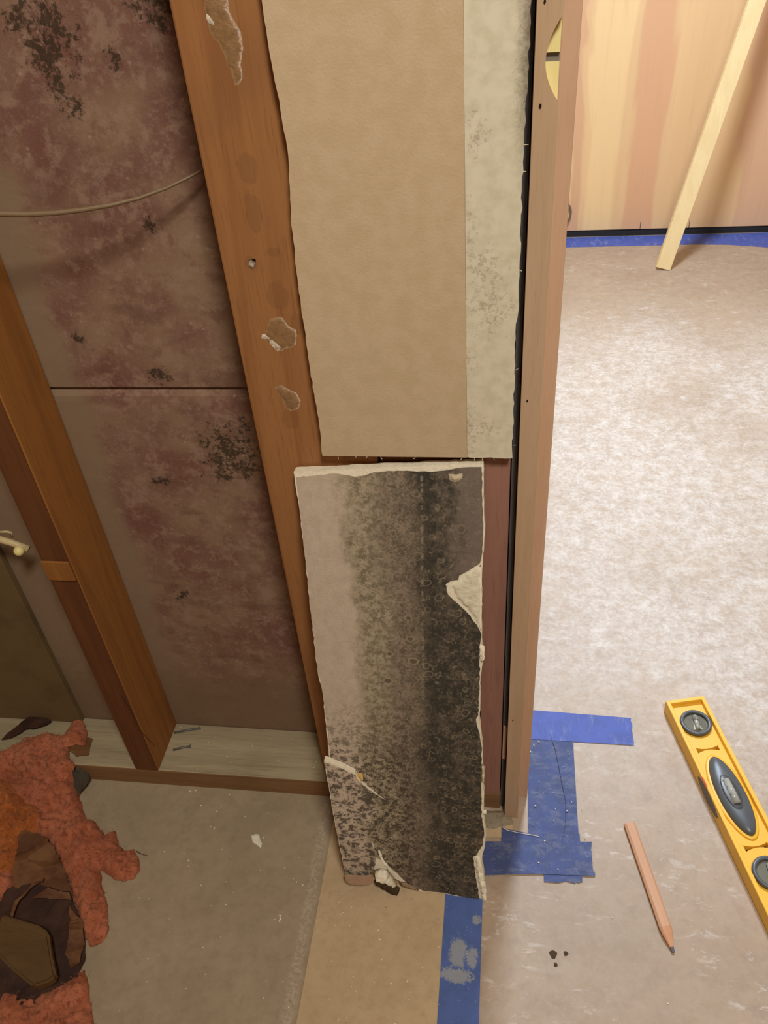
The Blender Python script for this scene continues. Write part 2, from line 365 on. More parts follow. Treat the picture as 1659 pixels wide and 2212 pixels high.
def m_tape():
    n = N('blue_tape', .6, .35); a = n.nz(30, 5, .7); s = n.nz(60, 5, .7, n.mp((1, .3, 1), (0, 0, .5))); f = n.nz(420, 3, .7)
    c = n.mix(n.sm(a, .35, .7), C(80, 96, 172), C(74, 88, 154))
    c = n.mix(n.ma('MULTIPLY', n.sm(s, .5, .72), .5), c, C(140, 146, 190))
    c = n.mix(n.ma('MULTIPLY', n.sm(f, .68, .74), .8), c, C(222, 218, 214))
    n.bump(s, .3, .0008)
    return n.done(c)
M_tape = m_tape()
def m_tape2():
    n = N('dusty_blue_tape', .7, .3); a = n.nz(24, 5, .7); s = n.nz(170, 6, .8); f = n.nz(420, 3, .7)
    c = n.mix(n.sm(a, .35, .7), C(84, 104, 160), C(76, 96, 144))
    for px, py, rx, ry in ((990, 2060, .016, .028), (1020, 2070, .010, .02), (1030, 1990, .008, .008), (985, 2110, .03, .012)):
        w = fl(px, py); b = n.blob(w.x, w.y, rx, ry, 'X', 'Y')
        k = n.sm(n.ma('ADD', b, n.ma('MULTIPLY', n.ma('SUBTRACT', s, .5), 3.)), .3, .7); c = n.mix(n.ma('MULTIPLY', n.ma('MULTIPLY', k, n.sm(b, -.6, .2)), .5), c, C(186, 180, 150))
    c = n.mix(n.ma('MULTIPLY', n.sm(f, .67, .73), .8), c, C(222, 214, 204))
    return n.done(c)
M_tape2 = m_tape2()
def m_fluff(name, ca, cb, cc):
    n = N(name, 1., 0.); a = n.nz(30, 7, .75); f = n.nz(110, 6, .8)
    c = n.mix(n.sm(a, .38, .62), ca, cb); c = n.mix(n.ma('MULTIPLY', n.sm(f, .48, .64), .8), c, cc); n.bump(f, .8, .004)  # mottled fibre; the darkest tone paints in shade of crevices
    n.b.inputs['Sheen Weight'].default_value = .3; n.b.inputs['Sheen Tint'].default_value = C(255, 190, 150)
    return n.done(c)
M_pink = m_fluff('pink_fibreglass', C(196, 116, 82), C(172, 94, 62), C(118, 60, 40))
M_orange = m_fluff('orange_fibreglass', C(190, 108, 52), C(172, 92, 44), C(120, 64, 34))
def m_kraft(name, ca, cb):
    n = N(name, .75, .25); a = n.nz(30, 5, .65); c = n.mix(n.sm(a, .35, .65), ca, cb); n.bump(n.nz(60, 4), .4, .003); return n.done(c)
M_kraft = m_kraft('kraft_paper', C(118, 78, 44), C(92, 56, 34))
M_kraftd = m_kraft('dark_kraft_paper', C(74, 48, 34), C(54, 34, 26))
M_yel = m_simple('yellow_plastic', C(246, 190, 62), .42, .45, 40, .25, .8)
M_grey = m_simple('grey_plastic', C(88, 90, 92), .38, .5, 60, .2)
M_vial = N('vial_glass', .08, .5); M_vial.b.inputs['Transmission Weight'].default_value = .35; M_vial = M_vial.done(C(206, 204, 190))
M_red = m_simple('red_mark', C(226, 90, 60), .5)
M_pencil = wood('pencil_wood', C(208, 160, 124), C(202, 152, 116), C(190, 142, 106), 'Y', .55, 1500)
M_pencilcut = wood('pencil_cut_wood', C(206, 150, 110), C(196, 140, 104), C(178, 122, 92), 'Y', .7, 1500)
M_lead = m_simple('pencil_lead', C(96, 92, 96), .4, .5)
M_crumb = m_simple('plaster_crumb', C(232, 220, 196), .95, .1)
M_dirt = m_simple('dark_dirt', C(78, 62, 50), .9, .1)
M_dust = m_simple('grey_dust', C(150, 134, 108), .95, .1, 200, .6, .6, .5)

# ------------------------------------------------------------------ setting
XL, XR, ZJ = 0., .3055, .6686
struct(link('floor', B(-1.3, 2.6, -2.4, 2.5, -.05, 0), M_conc))
FZ = .0016
struct(link('wall_bay_upper', B(-1.3, .575, .0895, .103, ZJ+.0022, 2.4, bev=.0015), M_bayU))
# lower sheet with a tapered, folded top edge
bm = bmesh.new(); prism(bm, [(.0895, .0), (.103, .0), (.103, ZJ), (.095, ZJ-.0005), (.0925, ZJ-.004), (.0900, ZJ-.009), (.0895, ZJ-.016)], -1.3, .575, lambda a, b, d: Vector((d, a, b)))
struct(link('wall_bay_lower', bm, M_bayL))
struct(link('wall_far', B(-.2, 2.6, 2.34, 2.42, 0, 2.4), M_wall))
struct(link('wall_right', B(2.6, 2.68, -2.4, 2.42, 0, 2.4), M_wall))
struct(link('wall_left', B(-1.38, -1.3, -2.4, .104, 0, 2.4), M_wall))
struct(link('wall_side', B(-.2, -.12, .104, 2.34, 0, 2.4), M_wall))
struct(link('wall_rear', B(-1.38, 2.68, -2.48, -2.4, 0, 2.4), M_wall))
struct(link('ceiling', B(-1.38, 2.68, -2.48, 2.42, 2.4, 2.46), M_wall))
struct(link('wall_beyond_door', B(1.42, 2.6, -.012, .104, 0, 2.4), M_wall))

# sheets lying on the floor
p = fl(718, 1790)
tanb = tag(link('floor_board', B(.319, .5205, -1.1, -.03, .0002, .0030, bev=.0008), M_tan, origin=(.319, -1.1, 0)), 'tan board strip on the floor between bare concrete and blue tape', 'floor board')
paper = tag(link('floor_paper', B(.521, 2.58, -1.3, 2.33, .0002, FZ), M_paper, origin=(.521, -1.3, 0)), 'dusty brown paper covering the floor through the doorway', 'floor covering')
tag(link('floor_shim', B(.535, .585, -.048, -.0165, FZ+.0001, .0032, bev=.0006), M_tan, origin=(.535, -.048, 0)), 'small tan scrap strip on the floor at the foot of the door jamb', 'scrap')

# ------------------------------------------------------------------ framing
o = thing('sole_plate', (0, 0, 0), 'dusty grey wooden sole plate lying on the concrete under the studs', 'bottom plate')
link('plate_board', B(-.9, .5665, .0008, .0885, .0005, .0379, bev=.001), M_plate, o)
link('plate_edge', B(-.9, .5665, -.0006, .0010, .0008, .0372), M_platef, o)['label'] = 'brown front edge of the plate'
o = thing('wall_stud', (XL, 0, .0382), 'golden brown wall stud standing free left of the mouldy bay', 'stud')
bm = B(XL, XL+.038, 0, .0885, .0382, 2.39, bev=.0018); link('stud_board', bm, M_stud, o, o.location)
link('stud_face', B(XL+.001, XL+.0365, -.0012, .0004, .039, 2.39), M_studdark, o, o.location)['label'] = 'darker front edge of the stud'
w0 = at(100, 1211, 1, -.0014); w1 = at(165, 1252, 1, -.0014)
link('cleat', B(XL+.0005, XL+.037, -.0045, -.0013, w1.z, w0.z, bev=.0006), M_stud, o, o.location)['label'] = 'paler patch of wood across the stud'
bm = bmesh.new()
cr = [at(x, y, 0, XL+.0384) for x, y in ((262, 1500), (285, 1540), (300, 1575), (318, 1595), (335, 1612))]
tube(bm, cr, .00035, 5); link('crack', bm, M_kraftd, o, o.location)
post = thing('corner_post', (XR, 0, .0382), 'orange-brown wooden post with glue smears left of the beige drywall', 'post')
link('post_board', B(XR, .430, 0, .0885, .0382, 2.39, bev=.002), M_post, post, post.location)
def patch(name, pts, h, m, y=0., parent=post, seed=1, step=.0012):
    poly = ragged([(lambda w: (w.x, w.z))(at(a, b, 1, y)) for a, b in pts], .0006, .003, seed)
    bm = lumps(bmesh.new(), poly, .0025, lambda x, z, e: h*min(1, e/.004)**.6*(.55+.9*(mnoise.noise(Vector((x*260, z*200, seed)))*.5+.5)), 0, seed)
    for v in bm.verts: v.co = Vector((v.co.x, y-v.co.z, v.co.y))
    return link(name, bm, m, parent, parent.location, True)
patch('adhesive_smear', [(444, -10), (492, -10), (496, 25), (510, 50), (522, 75), (526, 105), (520, 140), (524, 168), (516, 183), (506, 184), (500, 160), (488, 130), (474, 95), (456, 75), (448, 45), (441, 20)], .0012, M_glue, seed=2)
patch('pale_fleck', [(445, 26), (455, 32), (468, 45), (474, 54), (464, 62), (452, 54), (446, 40)], .0022, M_chalk, seed=3)
patch('pale_fleck', [(484, 107), (498, 104), (510, 100), (508, 106), (494, 112)], .0020, M_chalk, seed=4)
patch('adhesive_smear', [(572, 722), (580, 700), (584, 688), (610, 684), (624, 705), (640, 712), (640, 745), (622, 752), (608, 758), (594, 752), (578, 738)], .0014, M_glue, seed=5)
patch('pale_fleck', [(565, 731), (566, 722), (578, 721), (600, 735), (614, 750), (600, 758), (588, 748), (578, 733)], .0022, M_chalk, seed=6)
patch('adhesive_smear', [(592, 838), (606, 830), (622, 840), (640, 848), (650, 866), (644, 884), (628, 888), (616, 878), (606, 858)], .0013, M_glue, seed=7)
patch('adhesive_smear', [(536, 562), (552, 560), (552, 576), (544, 582), (535, 574)], .0010, M_chalk, seed=8)
for a, b in ((630, 725), (640, 865)): patch('nail_hole', [(a-5, b-3), (a, b-6), (a+4, b-2), (a+2, b+4), (a-3, b+4)], .0026, M_hole, seed=9)
tag(link('filler_stud', B(.4315, .535, .001, .0885, .0382, 2.39, bev=.002), M_studdark, origin=(.4315, 0, .0382)), 'dark brown stud showing in the slot under the beige drywall', 'stud')
tm = thing('trimmer_stud', (.5365, 0, .0382), 'reddish brown trimmer stud between leaning scrap and door jamb', 'stud')
link('stud_board', B(.5365, .5655, -.0004, .0885, .0382, 2.39, bev=.0012), M_trim, tm, tm.location)
tag(link('felt_strip', B(.5668, .5722, .0035, .0088, .001, 2.38), M_felt, origin=(.5668, .0035, 0)), 'black felt strip in the gap beside the door jamb', 'felt strip')
wa = at(1092, 1640, 1, -.001); wb = at(1092, 1572, 1, -.001)
tag(link('shim', B(.5672, .5720, -.001, .0033, wa.z, wb.z, bev=.0004), M_stop, origin=(.5672, 0, wa.z)), 'pale wooden shim in the black gap near the foot of the jamb', 'shim')

# door jamb with stop and strike notch
jb = thing('door_jamb', (.573, 0, FZ), 'brown wooden door jamb with stop and curved strike notch', 'door jamb')
nz0, nz1 = at(1207, 226, 1, -.0145).z, at(1222, 28, 1, -.0145).z
X1 = .5920
def arc(k):
    s = math.sin(math.pi*k)**.85
    return (X1-.0112*s, nz0+(nz1-nz0)*k)
fr = lambda a, b, d: Vector((a, d, b))
bm = prism(bmesh.new(), [(.5731, FZ+.0003), (X1, FZ+.0003)]+[arc(k/16) for k in range(17)]+[(X1, 2.1), (.5731, 2.1)], -.0145, .0020, fr)
link('jamb_face', bm, M_jamb, jb, jb.location)
link('jamb_board', B(.5731, X1, .0021, .0985, FZ+.0003, 2.1, bev=.0006), M_jamb, jb, jb.location)
for a, b in ((.02, .455), (.565, .985)):   # fresh wood inside the notch, above and below the dark latch bore
    pts = [arc(a+(b-a)*k/10) for k in range(11)]
    bm = prism(bmesh.new(), [(x-.0002, z) for x, z in pts]+[(X1-.0009, pts[-1][1]), (X1-.0009, pts[0][1])], -.0050, .0019, fr)
    link('strike_notch', bm, M_fresh, jb, jb.location)['label'] = 'fresh pale wood inside the curved notch'
pts = [arc(.45+.12*k/6) for k in range(7)]
bm = prism(bmesh.new(), pts+[(X1-.0009, pts[-1][1]), (X1-.0009, pts[0][1])], -.0020, .0018, fr)
link('latch_bore', bm, m_simple('bore_grey', C(120, 112, 100), .7), jb, jb.location)['label'] = 'dark band across the notch'
bm = B(X1+.0002, .6068, .0210, .0560, FZ+.0003, 2.1, bev=.0012); link('door_stop', bm, M_stop, jb, jb.location)
bm = prism(bmesh.new(), [(X1-.0004, -.0144), (X1+.0006, -.0138), (X1+.0008, .0205), (X1-.0004, .0205)], FZ+.001, nz0-.001, lambda a, b, d: Vector((a, b, d)))
link('edge_bead', bm, M_stop, jb, jb.location)
for (a, b, r) in ((1167, 229, .0010), (1177, 3, .0008), (1139, 866, .0007), (1108, 1556, .0008)):
    w = at(a, b, 1, -.0147); bm = bmesh.new(); tube(bm, [(w.x, -.0152, w.z), (w.x, -.0140, w.z)], r, 8)
    for v in bm.verts: v.co.z = w.z+(v.co.z-w.z)*1.7
    link('nail_hole', bm, M_hole, jb, jb.location)

# ------------------------------------------------------------------ upper drywall
dw = thing('drywall_sheet', (.376, 0, .65), 'upper drywall sheet, beige with a bare pale strip beside the jamb', 'drywall')
zb = .6526
left = [(w.x, w.z) for w in (at(a, b, 1, -.0135) for a, b in ((697, 984), (688, 900), (680, 860), (665, 760), (655, 690), (643, 600), (632, 500), (627, 430), (625, 362), (618, 300), (606, 235), (594, 175), (582, 110), (571, 40), (566, 0)))]
xs = .5225
rt = ragged([(w.x, w.z) for w in (at(a, b, 1, -.0135) for a, b in ((1107, 988), (1109, 880), (1113, 760), (1120, 640), (1125, 480), (1132, 330), (1140, 160), (1148, 0)))], .0009, .006, 5, False)
zt = 2.38
core = ragged([(left[0][0], zb), (rt[0][0], zb)], .0004, .01, 3, False)+rt+[(rt[-1][0], zt), (left[-1][0], zt)]+left[::-1]
link('gypsum_core', prism(bmesh.new(), [(x+.0004 if x < .45 else x-.0004, z+.0004) for x, z in core], -.0128, -.0010, fr), M_gyp, dw, dw.location)
lp = ragged(left, .0006, .006, 8, False)
pf = [(xs, zb)]+[(xs+random.Random(i).uniform(-.0003, .0003), zb+(zt-zb)*i/30) for i in range(1, 30)]+[(xs, zt), (lp[-1][0], zt)]+lp[::-1]
link('painted_face', prism(bmesh.new(), pf, -.0143, -.0128, fr), M_paint, dw, dw.location)['label'] = 'beige textured painted face'
bot = ragged([(xs+.0002, zb), (rt[0][0], zb-.0006)], .0008, .005, 4, False)
link('bare_strip', prism(bmesh.new(), bot+rt+[(rt[-1][0], zt), (xs+.0002, zt)], -.0137, -.0128, fr), M_bare, dw, dw.location)['label'] = 'bare pale paper strip with small mould spots'
rnd = random.Random(4)
for k in range(14):                        # torn paper fibres along the cut edges
    if k < 9: b0 = Vector((.380+.18*rnd.random(), -.0135, zb)); d = Vector((rnd.uniform(-.002, .002), -.001, -rnd.uniform(.001, .004)))
    else: b0 = Vector((.5672, -.0135, zb+.32*rnd.random())); d = Vector((.003, -.001, rnd.uniform(-.003, .003)))
    link('torn_fibre', tube(bmesh.new(), [b0-d*.2, b0+d*.5, b0+d+Vector((rnd.uniform(-.001, .001), 0, 0))], .00025, 4), M_gyp, dw, dw.location)

# ------------------------------------------------------------------ leaning mouldy scrap
PX, PY, PZ, TILT = .3400, -.1400, .0046, math.atan(.1235/.628)
_up = Vector((0, math.sin(TILT), math.cos(TILT))); _nb = Vector((0, math.cos(TILT), -math.sin(TILT)))
def pp(px, py):                            # line of sight onto the scrap's front plane -> (across, up the slope)
    q = ray(px, py); o0 = Vector((PX, PY, PZ)); k = (o0-CAM).dot(_nb)/q.dot(_nb); w = CAM+q*k-o0
    return (w.x, w.dot(_up))
M_mould = m_mould()
sp = thing('drywall_scrap', (PX, PY, PZ), 'torn drywall scrap black with mould, leaning on the studs', 'drywall scrap', rot=(-TILT, 0, 0))
pl = lambda a, b, d: Vector((a, d, b))
TH = .0125
outl = [pp(*q) for q in ((634, 1020), (1044, 1001), (1045, 1100), (1048, 1148), (1043, 1200), (1041, 1240), (1041, 1320), (1040, 1390), (1044, 1410), (1038, 1470), (1036, 1560), (1042, 1610), (1042, 1690), (1046, 1715), (1044, 1760), (1049, 1800), (1047, 1830), (1040, 1860), (1046, 1900), (1047, 1945),
        (1005, 1941), (962, 1931), (900, 1926), (880, 1913), (855, 1900), (820, 1880), (800, 1884), (765, 1884), (752, 1876), (744, 1840), (730, 1760), (713, 1660), (703, 1560), (697, 1500), (686, 1450), (680, 1400), (668, 1300), (660, 1220), (652, 1150), (645, 1090))]
outl = ragged(outl, .0006, .006, 21)
face = [pp(*q) for q in ((640, 1031), (690, 1026), (730, 1023), (770, 1030), (790, 1027), (810, 1020), (850, 1018), (890, 1018), (930, 1020), (960, 1017), (985, 1012), (1000, 1010), (1040, 1009), (1043, 1100), (1044, 1148), (1041, 1198), (1036, 1217), (1005, 1236), (992, 1243), (990, 1252), (975, 1254), (962, 1262), (968, 1285), (990, 1305), (1010, 1325), (1030, 1350), (1040, 1372), (1037, 1400), (1036, 1470), (1033, 1545), (1028, 1553), (1034, 1580), (1040, 1612), (1040, 1690), (1040, 1760), (1046, 1800), (1043, 1825), (1030, 1845), (1022, 1850), (1026, 1885), (1030, 1910), (1036, 1942),
        (1005, 1938), (965, 1929), (915, 1924), (880, 1908), (862, 1890), (838, 1868), (812, 1850), (806, 1820), (812, 1790), (815, 1742), (790, 1710), (765, 1680), (740, 1660), (716, 1650), (705, 1560), (698.5, 1500), (687.5, 1450), (681.5, 1400), (669.5, 1300), (661.5, 1220), (653.5, 1150), (646.5, 1090))]
face = ragged(face, .0006, .004, 22)
bm = prism(bmesh.new(), outl, .0006, TH, pl)
link('gypsum_core', bm, M_gyp, sp)
link('mouldy_facing', prism(bmesh.new(), face, -.0004, .0008, pl), M_mould, sp)['label'] = 'paper face covered in black and brown mould'
# broken corner lifted off the lower left
cor = [pp(*q) for q in ((705, 1624), (722, 1632), (745, 1645), (768, 1660), (780, 1682), (795, 1698), (825, 1722), (848, 1738), (832, 1742), (824, 1760), (818, 1790), (802, 1818), (812, 1850), (806, 1880), (780, 1890), (757, 1884), (748, 1880), (742, 1850), (733, 1790), (722, 1730), (713, 1675))]
c0 = pp(706, 1624); c1 = pp(848, 1738); c2 = pp(800, 1880)
def lift(a, b, d):                          # hinged towards the sheet, proudest at its outer upper edge
    k = max(0, min(1, (c1[0]-a)/(c1[0]-c0[0]))); h = max(0, min(1, (b-.02)/.10))
    return Vector((a, d-.0145*k*(.35+.65*h), b))
cor = ragged(cor, .0006, .004, 23)
prt = link('broken_corner', prism(bmesh.new(), cor, .0006, .0075, lift), M_gyp, sp)
prt['label'] = 'broken corner lifted off the lower left'
ci = [(a+.0010, b-(.0042 if b > c0[1]-.04 and a < pp(790, 1690)[0] else .0006)) for a, b in cor]
link('corner_facing', prism(bmesh.new(), ci, -.0004, .0007, lift), M_mould, prt)
tb = [pp(*q) for q in ((748, 1876), (806, 1878), (812, 1884), (805, 1893), (790, 1897), (760, 1896), (750, 1888))]
link('torn_paper', prism(bmesh.new(), ragged(tb, .0004, .004, 3), -.0115, -.0102, pl), m_simple('torn_tan_paper', C(176, 142, 114), .9, .1, 200, .4), sp)['label'] = 'tan paper tongue at the bottom corner'
def nub(name, pts, h, m, seed, y=0.0):
    poly = ragged([pp(*q) for q in pts], .0005, .003, seed)
    bm = lumps(bmesh.new(), poly, .0024, lambda x, z, e: h*min(1, e/.004)**.6*(.5+1.*(mnoise.noise(Vector((x*300, z*300, seed)))*.5+.5)), 0, seed)
    for v in bm.verts: v.co = Vector((v.co.x, y-v.co.z, v.co.y))
    return link(name, bm, m, sp, None, True)
nub('gypsum_lump', ((808, 1874), (822, 1870), (838, 1872), (852, 1890), (862, 1908), (852, 1906), (838, 1893), (826, 1890), (812, 1886)), .012, M_gyp, 31, -.004)
nub('dark_pulp', ((812, 1888), (830, 1892), (848, 1904), (864, 1914), (862, 1930), (846, 1922), (828, 1912), (816, 1904), (808, 1896)), .008, m_simple('dark_pulp', C(72, 58, 40), .95, .1, 200, .6), 32, -.002)
nub('gypsum_seam', ((816, 1832), (822, 1838), (826, 1850), (832, 1862), (838, 1868), (832, 1870), (824, 1862), (819, 1848)), .004, M_gyp, 33)
nub('gypsum_lump', ((778, 1660), (784, 1668), (786, 1680), (780, 1682), (772, 1668)), .004, m_simple('yellowed_gypsum', C(206, 164, 90), .9, .1, 300, .5), 34, -.004)
nub('gypsum_lump', ((968, 1022), (985, 1024), (1000, 1022), (998, 1034), (984, 1042), (970, 1036)), .004, M_gypdirty, 35)
for i, q in enumerate((((1036, 1392), (1047, 1396), (1046, 1424), (1040, 1432), (1035, 1415)), ((1026, 1845), (1036, 1850), (1040, 1872), (1034, 1892), (1027, 1876)), ((1029, 1884), (1044, 1886), (1043, 1902), (1033, 1904)), ((1034, 1902), (1048, 1904), (1050, 1926), (1038, 1928)), ((1040, 1925), (1050, 1924), (1050, 1944), (1041, 1942)), ((1040, 1648), (1049, 1655), (1046, 1690), (1040, 1688)), ((1041, 1752), (1050, 1748), (1050, 1758), (1044, 1760)))):
    nub('gypsum_lump', q, .006, M_gyp, 40+i)
nub('torn_tan_patch', ((862, 1904), (880, 1906), (902, 1918), (905, 1925), (885, 1920), (868, 1914)), .0012, m_simple('torn_tan_patch', C(156, 132, 104), .9, .1, 200, .4), 60)
nub('creased_paper', ((1010, 1236), (1039, 1220), (1041, 1300), (1040, 1366), (1024, 1335), (1004, 1310), (984, 1290), (974, 1262), (992, 1254)), .0030, m_simple('torn_core', C(224, 210, 180), .95, .1, 120, .5, .75, .8), 61, .0004)

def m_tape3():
    n = N('scuffed_dimmed_blue_tape', .65, .3); a = n.nz(22, 6, .72); s = n.nz(85, 6, .78, n.mp((.5, 1, 1), (0, 0, .4))); f = n.nz(420, 3, .7)
    c = n.mix(n.sm(a, .35, .65), C(74, 86, 132), C(68, 78, 114))  # scuffed tape, its blue also darkened to paint in the dimmer light
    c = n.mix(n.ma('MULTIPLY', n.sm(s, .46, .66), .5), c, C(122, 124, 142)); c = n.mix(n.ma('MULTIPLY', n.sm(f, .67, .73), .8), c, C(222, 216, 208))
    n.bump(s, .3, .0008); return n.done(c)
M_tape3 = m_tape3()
# ------------------------------------------------------------------ tape on the floor
def tape(name, px, label, z, seed, m=M_tape, rag=(), world=False):
    pts = [tuple(q) if world else tuple(fl(*q, FZ)[:2]) for q in px]; out = []
    rnd = random.Random(seed)
    for i in range(len(pts)):
        a = Vector(pts[i]); b = Vector(pts[(i+1) % len(pts)]); out.append(tuple(a))
        k = 9 if i in rag else 1; nn = Vector((-(b-a).y, (b-a).x)).normalized()
        for j in range(1, k): out.append(tuple(a.lerp(b, j/k)+nn*rnd.uniform(-.0014, .0014)))
    z0 = FZ+.0002+z*.00045
    o0 = (sum(p[0] for p in out)/len(out), sum(p[1] for p in out)/len(out), 0)
    return tag(link(name, prism(bmesh.new(), out, z0, z0+.0004, lambda a, b, d: Vector((a, b, d))), m if m != M_tape2 else m, origin=None if m == M_tape2 else o0), label, 'tape', 'blue tape strips on the floor')
tape('masking_tape', ((1140, 1534), (1363, 1552), (1369, 1611), (1140, 1597)), 'blue tape strip pointing right from the jamb, farthest of the near strips', 1.6, 1, rag=(1,))
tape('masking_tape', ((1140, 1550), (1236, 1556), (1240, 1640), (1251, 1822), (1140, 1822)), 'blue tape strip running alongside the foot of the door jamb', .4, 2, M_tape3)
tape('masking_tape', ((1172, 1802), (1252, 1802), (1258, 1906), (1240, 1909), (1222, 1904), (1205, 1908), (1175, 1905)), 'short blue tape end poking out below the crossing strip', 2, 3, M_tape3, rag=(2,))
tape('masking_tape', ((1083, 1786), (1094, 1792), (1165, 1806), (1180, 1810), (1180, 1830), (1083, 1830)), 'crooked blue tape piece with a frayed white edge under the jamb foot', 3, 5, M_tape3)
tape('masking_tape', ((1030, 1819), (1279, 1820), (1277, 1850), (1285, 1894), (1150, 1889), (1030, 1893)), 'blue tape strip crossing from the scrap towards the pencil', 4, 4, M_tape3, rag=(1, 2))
tape('masking_tape', ((.4935, -.90), (.5445, -.90), (.5445, -.125), (.4935, -.125)), 'dusty blue tape strip under the scrap running towards the viewer', 3.4, 6, M_tape2, world=True)
wf = fl(1570, 528, FZ)
tape('masking_tape', ((.60, 2.205), (1.22, 2.205), (1.32, 2.195), (1.60, 2.12), (2.2, 2.12), (2.2, 2.298), (.60, 2.298)), 'long blue tape band along the foot of the far plywood', 0, 7, world=True)
bm = bmesh.new()
pts = [fl(a, b, FZ+.003) for a, b in ((1086, 1787), (1095, 1793), (1120, 1799), (1145, 1803), (1165, 1807))]
tube(bm, pts, .0005, 5); tag(link('tape_fray', bm, M_crumb, origin=tuple(pts[0])), 'frayed white edge of the crooked tape piece by the jamb foot', 'paper fibre')
fold = [fl(a, b, FZ+.0024) for a, b in ((1188, 1585), (1200, 1620), (1212, 1680), (1222, 1730), (1222, 1780), (1212, 1830))]
bm = bmesh.new(); tube(bm, fold, .0005, 6, [.4, 1, 1, 1, 1, .4]); tag(link('tape_wrinkle', bm, M_tape3, origin=tuple(fold[0])), 'raised curved wrinkle in the blue tape beside the jamb', 'wrinkle')

# dusty end of the plate at the wall foot
bm = lumps(bmesh.new(), ragged([tuple(fl(a, b, .002)[:2]) for a, b in ((1040, 1752), (1088, 1752), (1106, 1768), (1108, 1782), (1060, 1792), (1040, 1788))], .001, .004, 9), .003, lambda x, y, e: .006*min(1, e/.006)*(.6+.8*mnoise.noise(Vector((x*200, y*200, 3)))**2), FZ+.0016, 3)
tag(link('dust_pile', bm, M_dust, origin=(.545, -.02, 0)), 'grey dust heap at the foot of the trimmer stud', 'dust', kind='stuff')

# ------------------------------------------------------------------ far plywood, loop, stick
o = thing('plywood_panel', (.5, 2.30, .026), 'large plywood panel standing along the far side of the next room', 'plywood')
link('panel', B(.45, 2.45, 2.300, 2.318, .026, 2.3, bev=.001), M_ply, o)
o.location = (0, 0, 0)
for a, b in ((1384, 482), (1490, 478)):
    w = at(a, b, 1, 2.2995); link('pencil_mark', B(w.x-.001, w.x+.001, 2.2992, 2.3002, .027, .052), M_dirt, o)
tag(link('gap_shade_strip', B(.45, 2.45, 2.3035, 2.339, .0018, .0255), M_black, origin=(.45, 2.3035, 0)), 'dark strip standing in for shade in the gap below the far plywood', 'shade strip')  # black strip added as the shade under the plywood
o = thing('wire_loop', tuple(at(1220, 455, 1, 2.29)), 'dark curved wire loop on the far plywood beside the jamb', 'wire loop')
cx = at(1203, 461, 1, 2.288); R_ = (at(1233, 461, 1, 2.288)-cx).length
loop = [Vector((cx.x+R_*math.cos(t), 2.288+(.009 if abs(t) > 1.25 else 0), cx.z+R_*math.sin(t)*1.0)) for t in [math.radians(k) for k in range(-78, 79, 6)]]
link('wire', tube(bmesh.new(), loop, .0035, 8, [.6+.4*math.cos((i/26-.5)*2.6) for i in range(27)]), m_simple('loop_metal', C(112, 98, 84), .4, .5), o, o.location, True)
w = loop[4]; bm = bmesh.new(); bmesh.ops.create_uvsphere(bm, u_segments=12, v_segments=8, radius=.0055)
for v in bm.verts: v.co = v.co+w+Vector((0, -.002, 0))
link('shiny_tip', bm, m_simple('bright_metal', C(236, 226, 222), .2, .6), o, o.location, True)
# stick leaning on the plywood
s0 = fl(1430, 583, FZ); s0 = Vector((s0.x, s0.y, FZ)); s1 = Vector((s0.x+.357*1.62, 2.286, 1.45))
q = at(1621, 40, 1, s0.y+(2.286-s0.y)*.46)
s1 = s0+(q-s0)*((2.283-s0.y)/(q.y-s0.y))
d = (s1-s0).normalized(); nrm = (Vector((0, -1, 0))-d*Vector((0, -1, 0)).dot(d)).normalized(); sd = d.cross(nrm).normalized()
bm = bmesh.new(); L = (s1-s0).length; vs = []
hw, ht = .0235, .0095
for i, k in ((0, 0), (1, L)):
    for a, b in ((-1, -1), (1, -1), (1, 1), (-1, 1)):
        p = s0+d*k+sd*(a*hw)+nrm*(b*ht)
        if i == 0: p = p-d*((p.z-FZ-.0004)/d.z)+d*(.014 if a*sd.x < 0 else 0.0)
        vs.append(bm.verts.new(p))
for f in ((0, 1, 2, 3), (4, 5, 6, 7), (0, 1, 5, 4), (1, 2, 6, 5), (2, 3, 7, 6), (3, 0, 4, 7)): bm.faces.new([vs[i] for i in f])
tag(link('wooden_stick', bm, M_stick, origin=tuple(s0)), 'pale wooden stick leaning against the far plywood', 'stick')

# ------------------------------------------------------------------ spirit level on the floor
LW, LH, LL = .0635, .026, .405
A = fl(1438, 1514, LH+FZ); Bp = fl(1659, 1978, LH+FZ); ax = (Bp-A); ax.z = 0; ax.normalize()
lv = thing('spirit_level', (A.x, A.y, FZ), 'yellow spirit level with grey vials lying on the paper', 'spirit level', rot=(0, 0, math.atan2(ax.y, ax.x)+math.pi/2))
